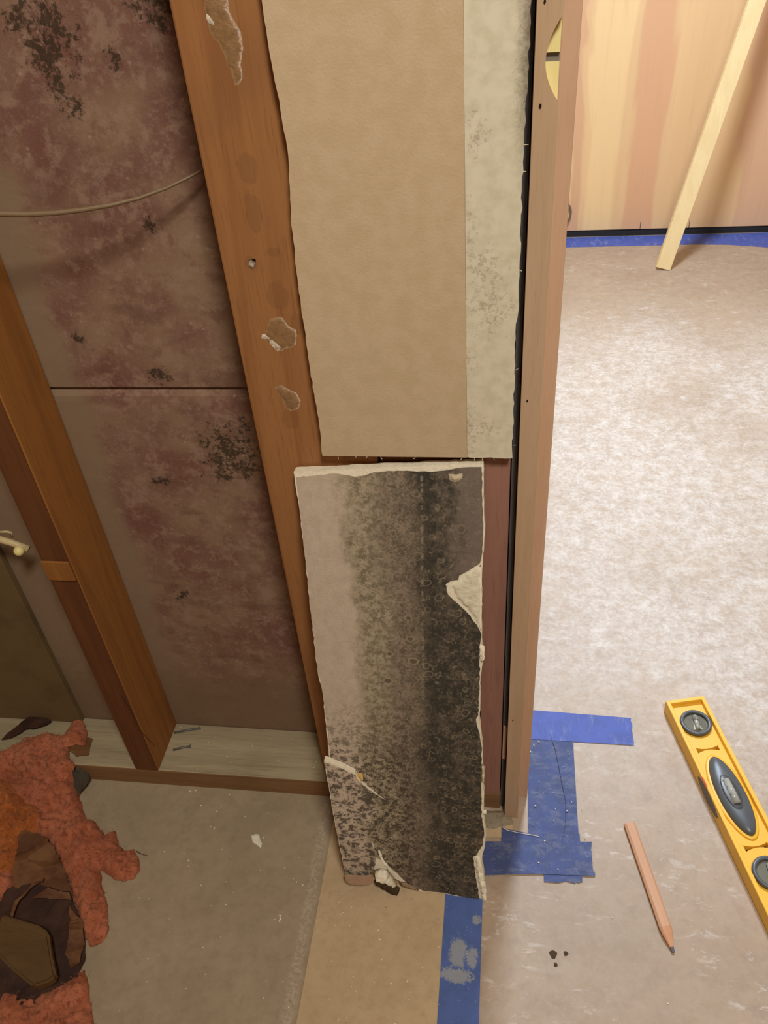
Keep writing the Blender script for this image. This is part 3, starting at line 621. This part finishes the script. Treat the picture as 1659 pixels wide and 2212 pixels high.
# local frame: X across, -Y along the level from its far end
W_, T_ = LW, LH
bm = bmesh.new()
RIM = .0065
box(bm, 0, RIM, -LL, 0, .0004, T_, .0012); box(bm, W_-RIM, W_, -LL, 0, .0004, T_, .0012)
box(bm, RIM-.001, W_-RIM+.001, -RIM, 0, .0004, T_, .001); box(bm, RIM-.001, W_-RIM+.001, -LL, -LL+RIM, .0004, T_, .001)
link('rail_frame', bm, M_yel, lv)
def al(px, py, z=.018):
    w = fl(px, py, z+FZ); v = w-Vector((A.x, A.y, 0)); c = -v.dot(ax); sx = v.dot(Vector((-ax.y, ax.x, 0))); return sx, c
vx, v1 = al(1506, 1564); _, h1 = al(1584, 1719); _, s1y = al(1529, 1619); _, s2y = al(1640, 1829); _, v2 = al(1655, 1890)
cxm = W_/2
def web(y0, y1, curve0, curve1):           # web piece between two ends; each end bows out into the slot
    pts = []
    for k in range(13):
        a = RIM-.001+(W_-2*RIM+.002)*k/12; s = math.sin(math.pi*k/12); pts.append((a, y0+curve0*s))
    for k in range(12, -1, -1):
        a = RIM-.001+(W_-2*RIM+.002)*k/12; s = math.sin(math.pi*k/12); pts.append((a, y1+curve1*s))
    return pts
bm = bmesh.new(); f3 = lambda a, b, d: Vector((a, b, d))
g = .0085; bow = .0075
prism(bm, web(-RIM+.001, s1y+g, 0, -bow), .0075, .0185, f3)
prism(bm, web(s1y-g, s2y+g, bow, -bow), .0075, .0185, f3)
prism(bm, web(s2y-g, -LL+RIM-.001, bow, 0), .0075, .0185, f3)
for sy in (s1y, s2y):
    box(bm, RIM-.001, RIM+.008, sy-.016, sy+.016, .0075, .0183); box(bm, W_-RIM-.008, W_-RIM+.001, sy-.016, sy+.016, .0075, .0183)
link('web', bm, M_yel, lv)
for vy in (v1, v2):
    ring = bmesh.new(); seg = 44; prof = [(.0238, .0185), (.0238, .0235), (.0225, .0248), (.0192, .0248), (.0182, .0235), (.0178, .0200)]
    rr = [[ring.verts.new((cxm+r*math.cos(2*math.pi*k/seg), vy+r*math.sin(2*math.pi*k/seg), z)) for k in range(seg)] for r, z in prof]
    for i in range(len(rr)):
        for k in range(seg): ring.faces.new((rr[i][k], rr[i][(k+1) % seg], rr[(i+1) % len(rr)][(k+1) % seg], rr[(i+1) % len(rr)][k]))
    vp = link('vial_ring', ring, M_grey, lv, None, True)
    link('vial_disc', lathe(bmesh.new(), [(.0180, .0186), (.0180, .0200)], (cxm, vy, 0)), m_simple('clear_disc', C(122, 118, 104), .15, .6, 30, .4), vp)
    link('vial_tube', tube(bmesh.new(), [(cxm+.003, vy+.012, .0225), (cxm-.001, vy-.012, .0225)], .0036, 14), M_vial, vp, None, True)
    bm = bmesh.new(); prism(bm, [(cxm-.002, vy+.002), (cxm+.003, vy+.002), (cxm+.006, vy-.0125), (cxm-.008, vy-.0115)], .0200, .0212, f3)
    link('vial_window', bm, m_simple('pale_window', C(196, 190, 172), .2, .6, 40, .4), vp)
    bm = bmesh.new(); tube(bm, [(cxm+.003, vy+.006, .0203), (cxm+.003, vy+.006, .0262)], .0042, 14); link('vial_cap', bm, m_simple('cap_grey', C(134, 130, 120), .25, .5), vp, None, True)
def spindle(len_, wid, n=40, p=.8):
    out = []
    for k in range(n):
        t = 2*math.pi*k/n; out.append((cxm+wid/2*math.copysign(abs(math.sin(t))**1.05, math.sin(t)), h1+len_/2*math.cos(t)))
    return out
HL = (s1y-s2y)-.030
def loft(m_levels):
    bm = bmesh.new(); rings = []
    for l_, w_, z in m_levels: rings.append([bm.verts.new((a, b, z)) for a, b in spindle(l_, w_)])
    for i in range(len(rings)-1):
        for k in range(40): bm.faces.new((rings[i][k], rings[i][(k+1) % 40], rings[i+1][(k+1) % 40], rings[i+1][k]))
    bm.faces.new(rings[0]); bm.faces.new(rings[-1]); return bm
HW = .0415
link('capsule_rim', loft([(HL+.010, HW+.009, .0180), (HL+.009, HW+.008, .0205), (HL+.004, HW+.004, .0212)]), M_yel, lv, None, True)
cp = link('capsule', loft([(HL, HW, .0205), (HL*.985, HW*.97, .0235), (HL*.93, HW*.86, .0268), (HL*.80, HW*.62, .0290), (HL*.55, HW*.30, .0300)]), M_grey, lv, None, True)
bm = bmesh.new(); bmesh.ops.create_uvsphere(bm, u_segments=24, v_segments=12, radius=1)
for v in bm.verts: v.co = Vector((cxm-.002+v.co.x*.0112, h1+v.co.y*.030, .0296+v.co.z*.0018))
link('vial_recess', bm, m_simple('recess_grey', C(74, 74, 74), .35, .5), cp, None, True)
link('vial_tube', tube(bmesh.new(), [(cxm-.002, h1+.019, .0302), (cxm-.002, h1-.019, .0302)], .0056, 16), M_vial, cp, None, True)
for q in (-1, 1): link('vial_line', tube(bmesh.new(), [(cxm-.0075, h1+.006*q, .0345), (cxm+.0035, h1+.006*q, .0345)], .0004, 6), M_grey, cp)
_, wy = al(1532, 1722, .012)
bm = bmesh.new(); prism(bm, [(wy+.034*math.cos(t), .0135+.0085*math.sin(t)) for t in [2*math.pi*k/24 for k in range(24)]], -.0005, .0012, lambda a, b, d: Vector((d, a, b)))
link('side_window', bm, m_simple('window_dark', C(66, 62, 60), .3, .5), lv)['label'] = 'dark oval window in the side rail'
bm = bmesh.new(); prism(bm, [(wy+.030, T_-.001), (wy+.022, T_+.0003), (wy+.010, T_+.0003), (wy+.004, T_-.001)], -.0003, .0016, lambda a, b, d: Vector((d, a, b)))
link('red_mark', bm, M_red, lv)

# ------------------------------------------------------------------ carpenter's pencil
P0 = fl(1360, 1779, .006+FZ); P1 = fl(1455, 2056, .004+FZ); pa = P1-P0; pa.z = 0; PL = pa.length; pa.normalize()
pc = thing('carpenter_pencil', (P0.x, P0.y, FZ), 'flat tan carpenter pencil with a dark lead lying on the paper', 'pencil', rot=(0, 0, math.atan2(pa.y, pa.x)+math.pi/2))
def sect(w, h, c, zc): return [(-w+c, zc-h), (w-c, zc-h), (w, zc-h+c*.8), (w, zc+h-c*.8), (w-c, zc+h), (-w+c, zc+h), (-w, zc+h-c*.8), (-w, zc-h+c*.8)]
def loft2(levels):
    bm = bmesh.new(); rr = [[bm.verts.new((a, y, b)) for a, b in s_] for s_, y in levels]
    for i in range(len(rr)-1):
        for k in range(8): bm.faces.new((rr[i][k], rr[i][(k+1) % 8], rr[i+1][(k+1) % 8], rr[i+1][k]))
    bm.faces.new(rr[0]); bm.faces.new(rr[-1]); return bm
link('shaft', loft2([(sect(.0080, .0042, .003, .0046), 0), (sect(.0080, .0042, .003, .0046), -PL+.030)]), M_pencil, pc)
link('sharpened_end', loft2([(sect(.0079, .0041, .003, .0046), -PL+.030), (sect(.0070, .0036, .002, .0044), -PL+.022), (sect(.0026, .0016, .0006, .0030), -PL+.006)]), M_pencilcut, pc)
link('lead', loft2([(sect(.0025, .0014, .0006, .0030), -PL+.0065), (sect(.0019, .0010, .0005, .0026), -PL)]), M_lead, pc)

# ------------------------------------------------------------------ left bay: cable, clamp, board, nails
cpts = [at(a, b, 1, y) for a, b, y in ((-60, 462, .004), (0, 462, .010), (60, 463, .016), (120, 460, .022), (180, 453, .028), (240, 443, .036), (300, 428, .046), (360, 406, .056), (410, 382, .066), (440, 365, .074), (475, 345, .082))]
tag(link('electrical_cable', tube(bmesh.new(), cpts, .0026, 10, [1.15, 1.1, 1.05, .95, .9, .8, .7, .6, .55, .5, .5]), M_cable, origin=tuple(cpts[0]), smooth=True), 'thin tan cable sagging across the mouldy bay', 'cable')
bd = [at(a, b, 1, .080) for a, b in ((66, 1300), (167, 1536))]
tag(link('dark_board', B(-.60, bd[1].x, .078, .0885, .0385, 2.0, bev=.001), m_simple('dark_olive_board', C(112, 90, 58), .85, .1, 14, .6, .6), origin=(-.6, .078, .0385)), 'dark board standing on the plate at the left edge', 'board')
cl = thing('pipe_stub', tuple(at(30, 1180, 1, .045)), 'pale pipe stub with a knob left of the golden stud', 'pipe')
pts = [at(a, b, 1, .045) for a, b in ((-60, 1150), (0, 1165), (30, 1174), (62, 1186))]
link('pipe', tube(bmesh.new(), pts, .0046, 12), m_simple('pale_pipe', C(206, 178, 128), .5, .4, 80, .4), cl, cl.location, True)
w = at(41, 1190, 1, .040); bm = bmesh.new(); bmesh.ops.create_uvsphere(bm, u_segments=14, v_segments=10, radius=.0068)
for v in bm.verts: v.co = v.co+w
link('knob', bm, m_simple('pale_knob', C(236, 214, 140), .45, .4, 80, .3), cl, cl.location, True)
pts = [at(a, b, 1, .05) for a, b in ((-10, 1150), (14, 1148), (24, 1150), (26, 1160))]
link('clip', tube(bmesh.new(), pts, .0018, 8), m_simple('pale_clip', C(190, 170, 120), .5, .4), cl, cl.location, True)
for i, (a, b) in enumerate((((376, 1583), (432, 1573)), ((374, 1620), (411, 1612)))):
    p0, p1 = fl(*a, .0405), fl(*b, .0405)
    n_ = thing('nail', tuple(p1), ('farther of the two bent nails on the plate beside the golden stud', 'nearer of the two bent nails on the plate beside the golden stud')[i], 'nail', 'nails on the sole plate')
    link('shank', tube(bmesh.new(), [p0, p0.lerp(p1, .5)+Vector((0, .0005, .0006)), p1], .0017, 8), M_steel, n_, n_.location, True)
    dd = (p1-p0).normalized(); link('head', tube(bmesh.new(), [p1-dd*.0008, p1+dd*.0008], .0027, 10), M_steel, n_, n_.location)

# ------------------------------------------------------------------ insulation heap
def fluff(bm, px, H, z0, seed, step=.0034, soft=.03, hairs=4500, zz=.015):
    poly = [tuple(fl(a, b, (.062 if b < 1640 else .062-(b-1640)/90*(.062-z0-zz) if b < 1730 else z0+zz))[:2]) for a, b in px]; poly = ragged(poly, .0018, .005, seed)
    def h(x, y, e):
        k = 1-(1-min(1, e/soft))**2
        f = mnoise.fractal(Vector((x*26, y*26, seed*3.1)), 1, 2, 4)*.5+mnoise.noise(Vector((x*120, y*120, seed)))*.22+mnoise.noise(Vector((x*300, y*300, seed)))*.16
        return max(.0015, H*math.sqrt(k)*(.66+1.0*f)*(.7 if y > -.012 else 1))+(.040-z0 if y > -.012 else 0)
    lumps(bm, poly, step, h, z0, seed, .35)
    for v in bm.verts:
        if v.co.y > -.012: v.co.z = max(v.co.z, .0395)
    rnd = random.Random(seed); xs = [p[0] for p in poly]; ys = [p[1] for p in poly]; c = 0
    while c < hairs:
        x, y = rnd.uniform(min(xs), max(xs)), rnd.uniform(min(ys), max(ys))
        if not inside((x, y), poly): continue
        c += 1; b0 = Vector((x, y, z0+h(x, y, edged((x, y), poly))-.001)); t = rnd.uniform(0, 6.28); L_ = rnd.uniform(.002, .007)
        d = Vector((math.cos(t), math.sin(t), rnd.uniform(0, .7)))*L_; s_ = Vector((-math.sin(t), math.cos(t), .2))*.00016
        m_ = b0+d*.55+Vector((0, 0, .0012)); e = b0+d
        va, vb, vc, vd, ve = [bm.verts.new(q) for q in (b0-s_, b0+s_, m_+s_, m_-s_, e)]
        bm.faces.new((va, vb, vc, vd)); bm.faces.new((vd, vc, ve))
    return bm
ib = thing('insulation_batt', (-.08, -.08, 0), 'torn pink fibreglass insulation heaped on the floor at lower left', 'insulation')
L0 = ib.location
link('fibreglass', fluff(bmesh.new(), ((-40, 1620), (0, 1606), (45, 1580), (95, 1572), (128, 1572), (150, 1540), (166, 1536), (179, 1560), (178, 1592), (150, 1600), (138, 1606), (152, 1640), (156, 1665), (162, 1710), (172, 1735), (184, 1768), (200, 1765), (215, 1785), (222, 1795), (245, 1786), (250, 1812), (262, 1830), (284, 1824), (294, 1842), (298, 1868), (286, 1886), (262, 1894), (240, 1890), (222, 1876), (212, 1868), (216, 1910), (227, 1945), (229, 1990), (222, 2014), (205, 2030), (186, 2034), (176, 2010), (160, 1960), (146, 1900), (126, 1850), (100, 1810), (44, 1790), (30, 1860), (24, 1930), (-5, 1960), (-40, 1960)), .036, .0004, 3), M_pink, ib, L0, True)
link('fibreglass', fluff(bmesh.new(), ((-40, 1655), (20, 1655), (38, 1690), (45, 1715), (75, 1725), (90, 1760), (60, 1790), (42, 1800), (30, 1850), (-40, 1900)), .050, .008, 5, zz=.03, hairs=1500), M_orange, ib, L0, True)
link('fibreglass', fluff(bmesh.new(), ((-40, 2120), (30, 2135), (70, 2145), (110, 2130), (150, 2105), (176, 2086), (186, 2130), (192, 2180), (200, 2240), (205, 2300), (-40, 2300)), .026, .0004, 7, hairs=1800), M_pink, ib, L0, True)
def sheet(name, px, m, zs, parent, seed, amp=.004):   # crumpled paper: outline with a height at every corner
    poly = [tuple(fl(a, b, z)[:2]) for (a, b), z in zip(px, zs)]
    ws = [(p, z) for p, z in zip(poly, zs)]
    def h(x, y):
        t = s = 0
        for p, z in ws:
            q = 1/((x-p[0])**2+(y-p[1])**2+1e-6); s += q; t += q*z
        return t/s+amp*mnoise.noise(Vector((x*60, y*60, seed)))
    poly2 = ragged(poly, .0012, .006, seed)
    pts = [Vector(p) for p in poly2]; n = len(pts); rnd = random.Random(seed); ins = []
    xs = [p.x for p in pts]; ys = [p.y for p in pts]
    for _ in range(60):
        q = (rnd.uniform(min(xs), max(xs)), rnd.uniform(min(ys), max(ys)))
        if inside(q, poly2) and edged(q, poly2) > .003: ins.append(Vector(q))
    vs, _, fs, *_r = delaunay_2d_cdt(pts+ins, [(i, (i+1) % n) for i in range(n)], [], 1, 1e-5)
    bm = bmesh.new(); a = [bm.verts.new((v.x, v.y, max(.0012, h(v.x, v.y)))) for v in vs]; b = [bm.verts.new(v.co-Vector((0, 0, .0008))) for v in a]
    es = set()
    for f in fs:
        bm.faces.new([a[i] for i in f]); bm.faces.new([b[i] for i in f][::-1])
        for i in range(len(f)): es.add((f[i], f[(i+1) % len(f)]))
    for i, j in es:
        if (j, i) not in es: bm.faces.new((a[i], b[i], b[j], a[j]))
    return link(name, bm, m, parent, L0 if parent else tuple((poly[0][0], poly[0][1], 0)))
sheet('kraft_facing', ((40, 1788), (98, 1806), (128, 1850), (152, 1915), (165, 1970), (120, 1950), (60, 1975), (22, 1960), (32, 1860)), M_kraft, (.030, .024, .012, .008, .006, .010, .008, .012, .03), ib, 11)['label'] = 'brown kraft paper facing'
sheet('kraft_facing', ((-40, 1935), (70, 1908), (150, 1925), (182, 2010), (184, 2080), (150, 2130), (100, 2176), (-40, 2170), (-50, 2060)), M_kraftd, (.012, .016, .012, .010, .006, .006, .006, .012, .016), ib, 12, .006)['label'] = 'dark crumpled paper facing'
sheet('kraft_facing', ((70, 1936), (105, 1918), (150, 1928), (155, 1945), (110, 1942), (72, 1940)), M_kraft, (.034, .034, .028, .022, .026, .03), ib, 13)['label'] = 'folded brown paper edge'
sheet('kraft_facing', ((22, 1975), (32, 1945), (70, 1908), (95, 1895), (92, 1904), (60, 1925), (36, 1955), (26, 1985)), M_kraft, (.034, .036, .036, .03, .028, .033, .033, .03), ib, 14, .001)
sheet('kraft_facing', ((150, 1955), (178, 1990), (184, 2040), (172, 2080), (152, 2090), (140, 2060), (150, 2010)), M_kraft, (.022, .018, .012, .016, .024, .024, .026), ib, 15)
# scrap block in the heap
pb = [tuple(fl(a, b, .045)[:2]) for a, b in ((10, 1984), (40, 1990), (84, 2000), (104, 2012), (110, 2060), (118, 2104), (100, 2118), (70, 2130), (30, 2100), (-10, 2060))]
bm = prism(bmesh.new(), pb, .029, .045, lambda a, b, d: Vector((a, b, d+.3*(-.02-a)*.6))); bmesh.ops.bevel(bm, geom=[e for e in bm.edges if e.is_boundary is False and len(e.link_faces) == 2 and e.calc_face_angle(0) > .6], offset=.003, segments=2, affect='EDGES')
tag(link('wood_scrap', bm, M_offcut, origin=(pb[0][0], pb[0][1], .029)), 'olive brown scrap block resting on the dark paper in the insulation', 'scrap')
def flake(name, px, z, m, label, seed, lift_=None):
    o = sheet(name, px, m, lift_ or [z]*len(px), None, seed, .0015); return tag(o, label, 'paper scrap')
flake('paper_flap', ((2, 1598), (40, 1566), (72, 1540), (84, 1538), (112, 1558), (96, 1566), (52, 1574), (20, 1594)), .0, M_kraftd, 'dark paper flap lying on the plate above the pink insulation', 31, [.046, .046, .046, .046, .045, .052, .055, .05])
flake('paper_scrap', ((140, 1596), (160, 1594), (176, 1586), (182, 1592), (200, 1595), (194, 1612), (192, 1630), (165, 1634), (148, 1620)), .0, M_kraft, 'brown torn scrap beside the pink insulation on the plate', 32, [.048, .044, .043, .042, .042, .042, .042, .044, .05])
flake('paper_scrap', ((155, 1664), (172, 1658), (190, 1668), (194, 1682), (188, 1694), (174, 1712), (168, 1722), (160, 1712)), .0, m_simple('dark_grey_scrap', C(74, 64, 52), .85, .1, 60, .5), 'dark grey scrap against the front of the plate', 33, [.044, .036, .032, .028, .022, .010, .006, .010])
bm = bmesh.new(); tube(bm, [fl(a, b, .012) for a, b in ((294, 1838), (304, 1844), (310, 1846), (320, 1848))], .0006, 5, [1, .8, .6, .4]); link('stray_fibre', bm, M_kraftd, ib, L0)

# ------------------------------------------------------------------ debris
bm = lumps(bmesh.new(), [tuple(fl(a, b)[:2]) for a, b in ((543, 1806), (552, 1802), (560, 1803), (562, 1814), (566, 1822), (564, 1833), (556, 1826), (546, 1820))], .002, lambda x, y, e: .0014*min(1, e/.003)+.0006, .0003, 1)
tag(link('plaster_flake', bm, M_crumb, origin=tuple(fl(550, 1812))), 'white plaster flake alone on the bare concrete floor', 'plaster flake')
for i, (a, b, r) in enumerate(((1195, 2062, .0048), (1222, 2060, .0028), (1200, 2084, .0024))):
    c = fl(a, b, FZ); poly = [(c.x+r*(1+.25*math.sin(3*t+i))*math.cos(t), c.y+r*1.1*math.sin(t)) for t in [2*math.pi*k/12 for k in range(12)]]
    bm = lumps(bmesh.new(), poly, r*.5, lambda x, y, e: .0004+.5*e*.4, FZ+.0001, i)
    tag(link('dirt_speck', bm, M_dirt, origin=(c.x, c.y, FZ)), ('largest of the three dark specks on the paper left of the pencil tip', 'dark speck nearest the pencil tip', 'small dark speck below the largest speck left of the pencil')[i], 'dirt speck', 'dark specks on the floor paper')
tr_ = fl(606, 2000, .003)
rnd = random.Random(12); bm = bmesh.new()
def crumb(bm, x, y, z, r):
    q = bmesh.ops.create_icosphere(bm, subdivisions=1, radius=r)
    for v in q['verts']: v.co = Vector((v.co.x*rnd.uniform(.7, 1.3), v.co.y*rnd.uniform(.7, 1.3), v.co.z*.6))+Vector((x, y, z+r*.5))
for k in range(90): crumb(bm, rnd.uniform(.06, .315), rnd.uniform(-.42, -.004), .0001, rnd.choice((.0005, .0006, .0008, .0012)))
for k in range(60): crumb(bm, rnd.uniform(.322, .49), rnd.uniform(-.42, -.13), .003, rnd.choice((.0005, .0007, .001)))
for k in range(110): crumb(bm, rnd.uniform(.55, 1.3), rnd.uniform(-.42, 1.0), FZ, rnd.choice((.0005, .0006, .0008, .0011)))
for k in range(26): crumb(bm, rnd.uniform(.61, .69), rnd.uniform(-.09, .12), FZ+.0028, rnd.choice((.0005, .0007, .0012)))
for k in range(40): crumb(bm, rnd.uniform(.04, .3), rnd.uniform(.006, .086), .0382, rnd.choice((.0004, .0005, .0009)))
for a, b in ((604, 1990), (606, 1985), (605, 1978), (820, 2030), (817, 2010), (845, 2125), (880, 2120)): w = fl(a, b, .003); crumb(bm, w.x, w.y, .003, .0016)
tag(link('plaster_crumbs', bm, M_crumb), 'white plaster crumbs scattered over the floor', 'crumbs', kind='stuff')
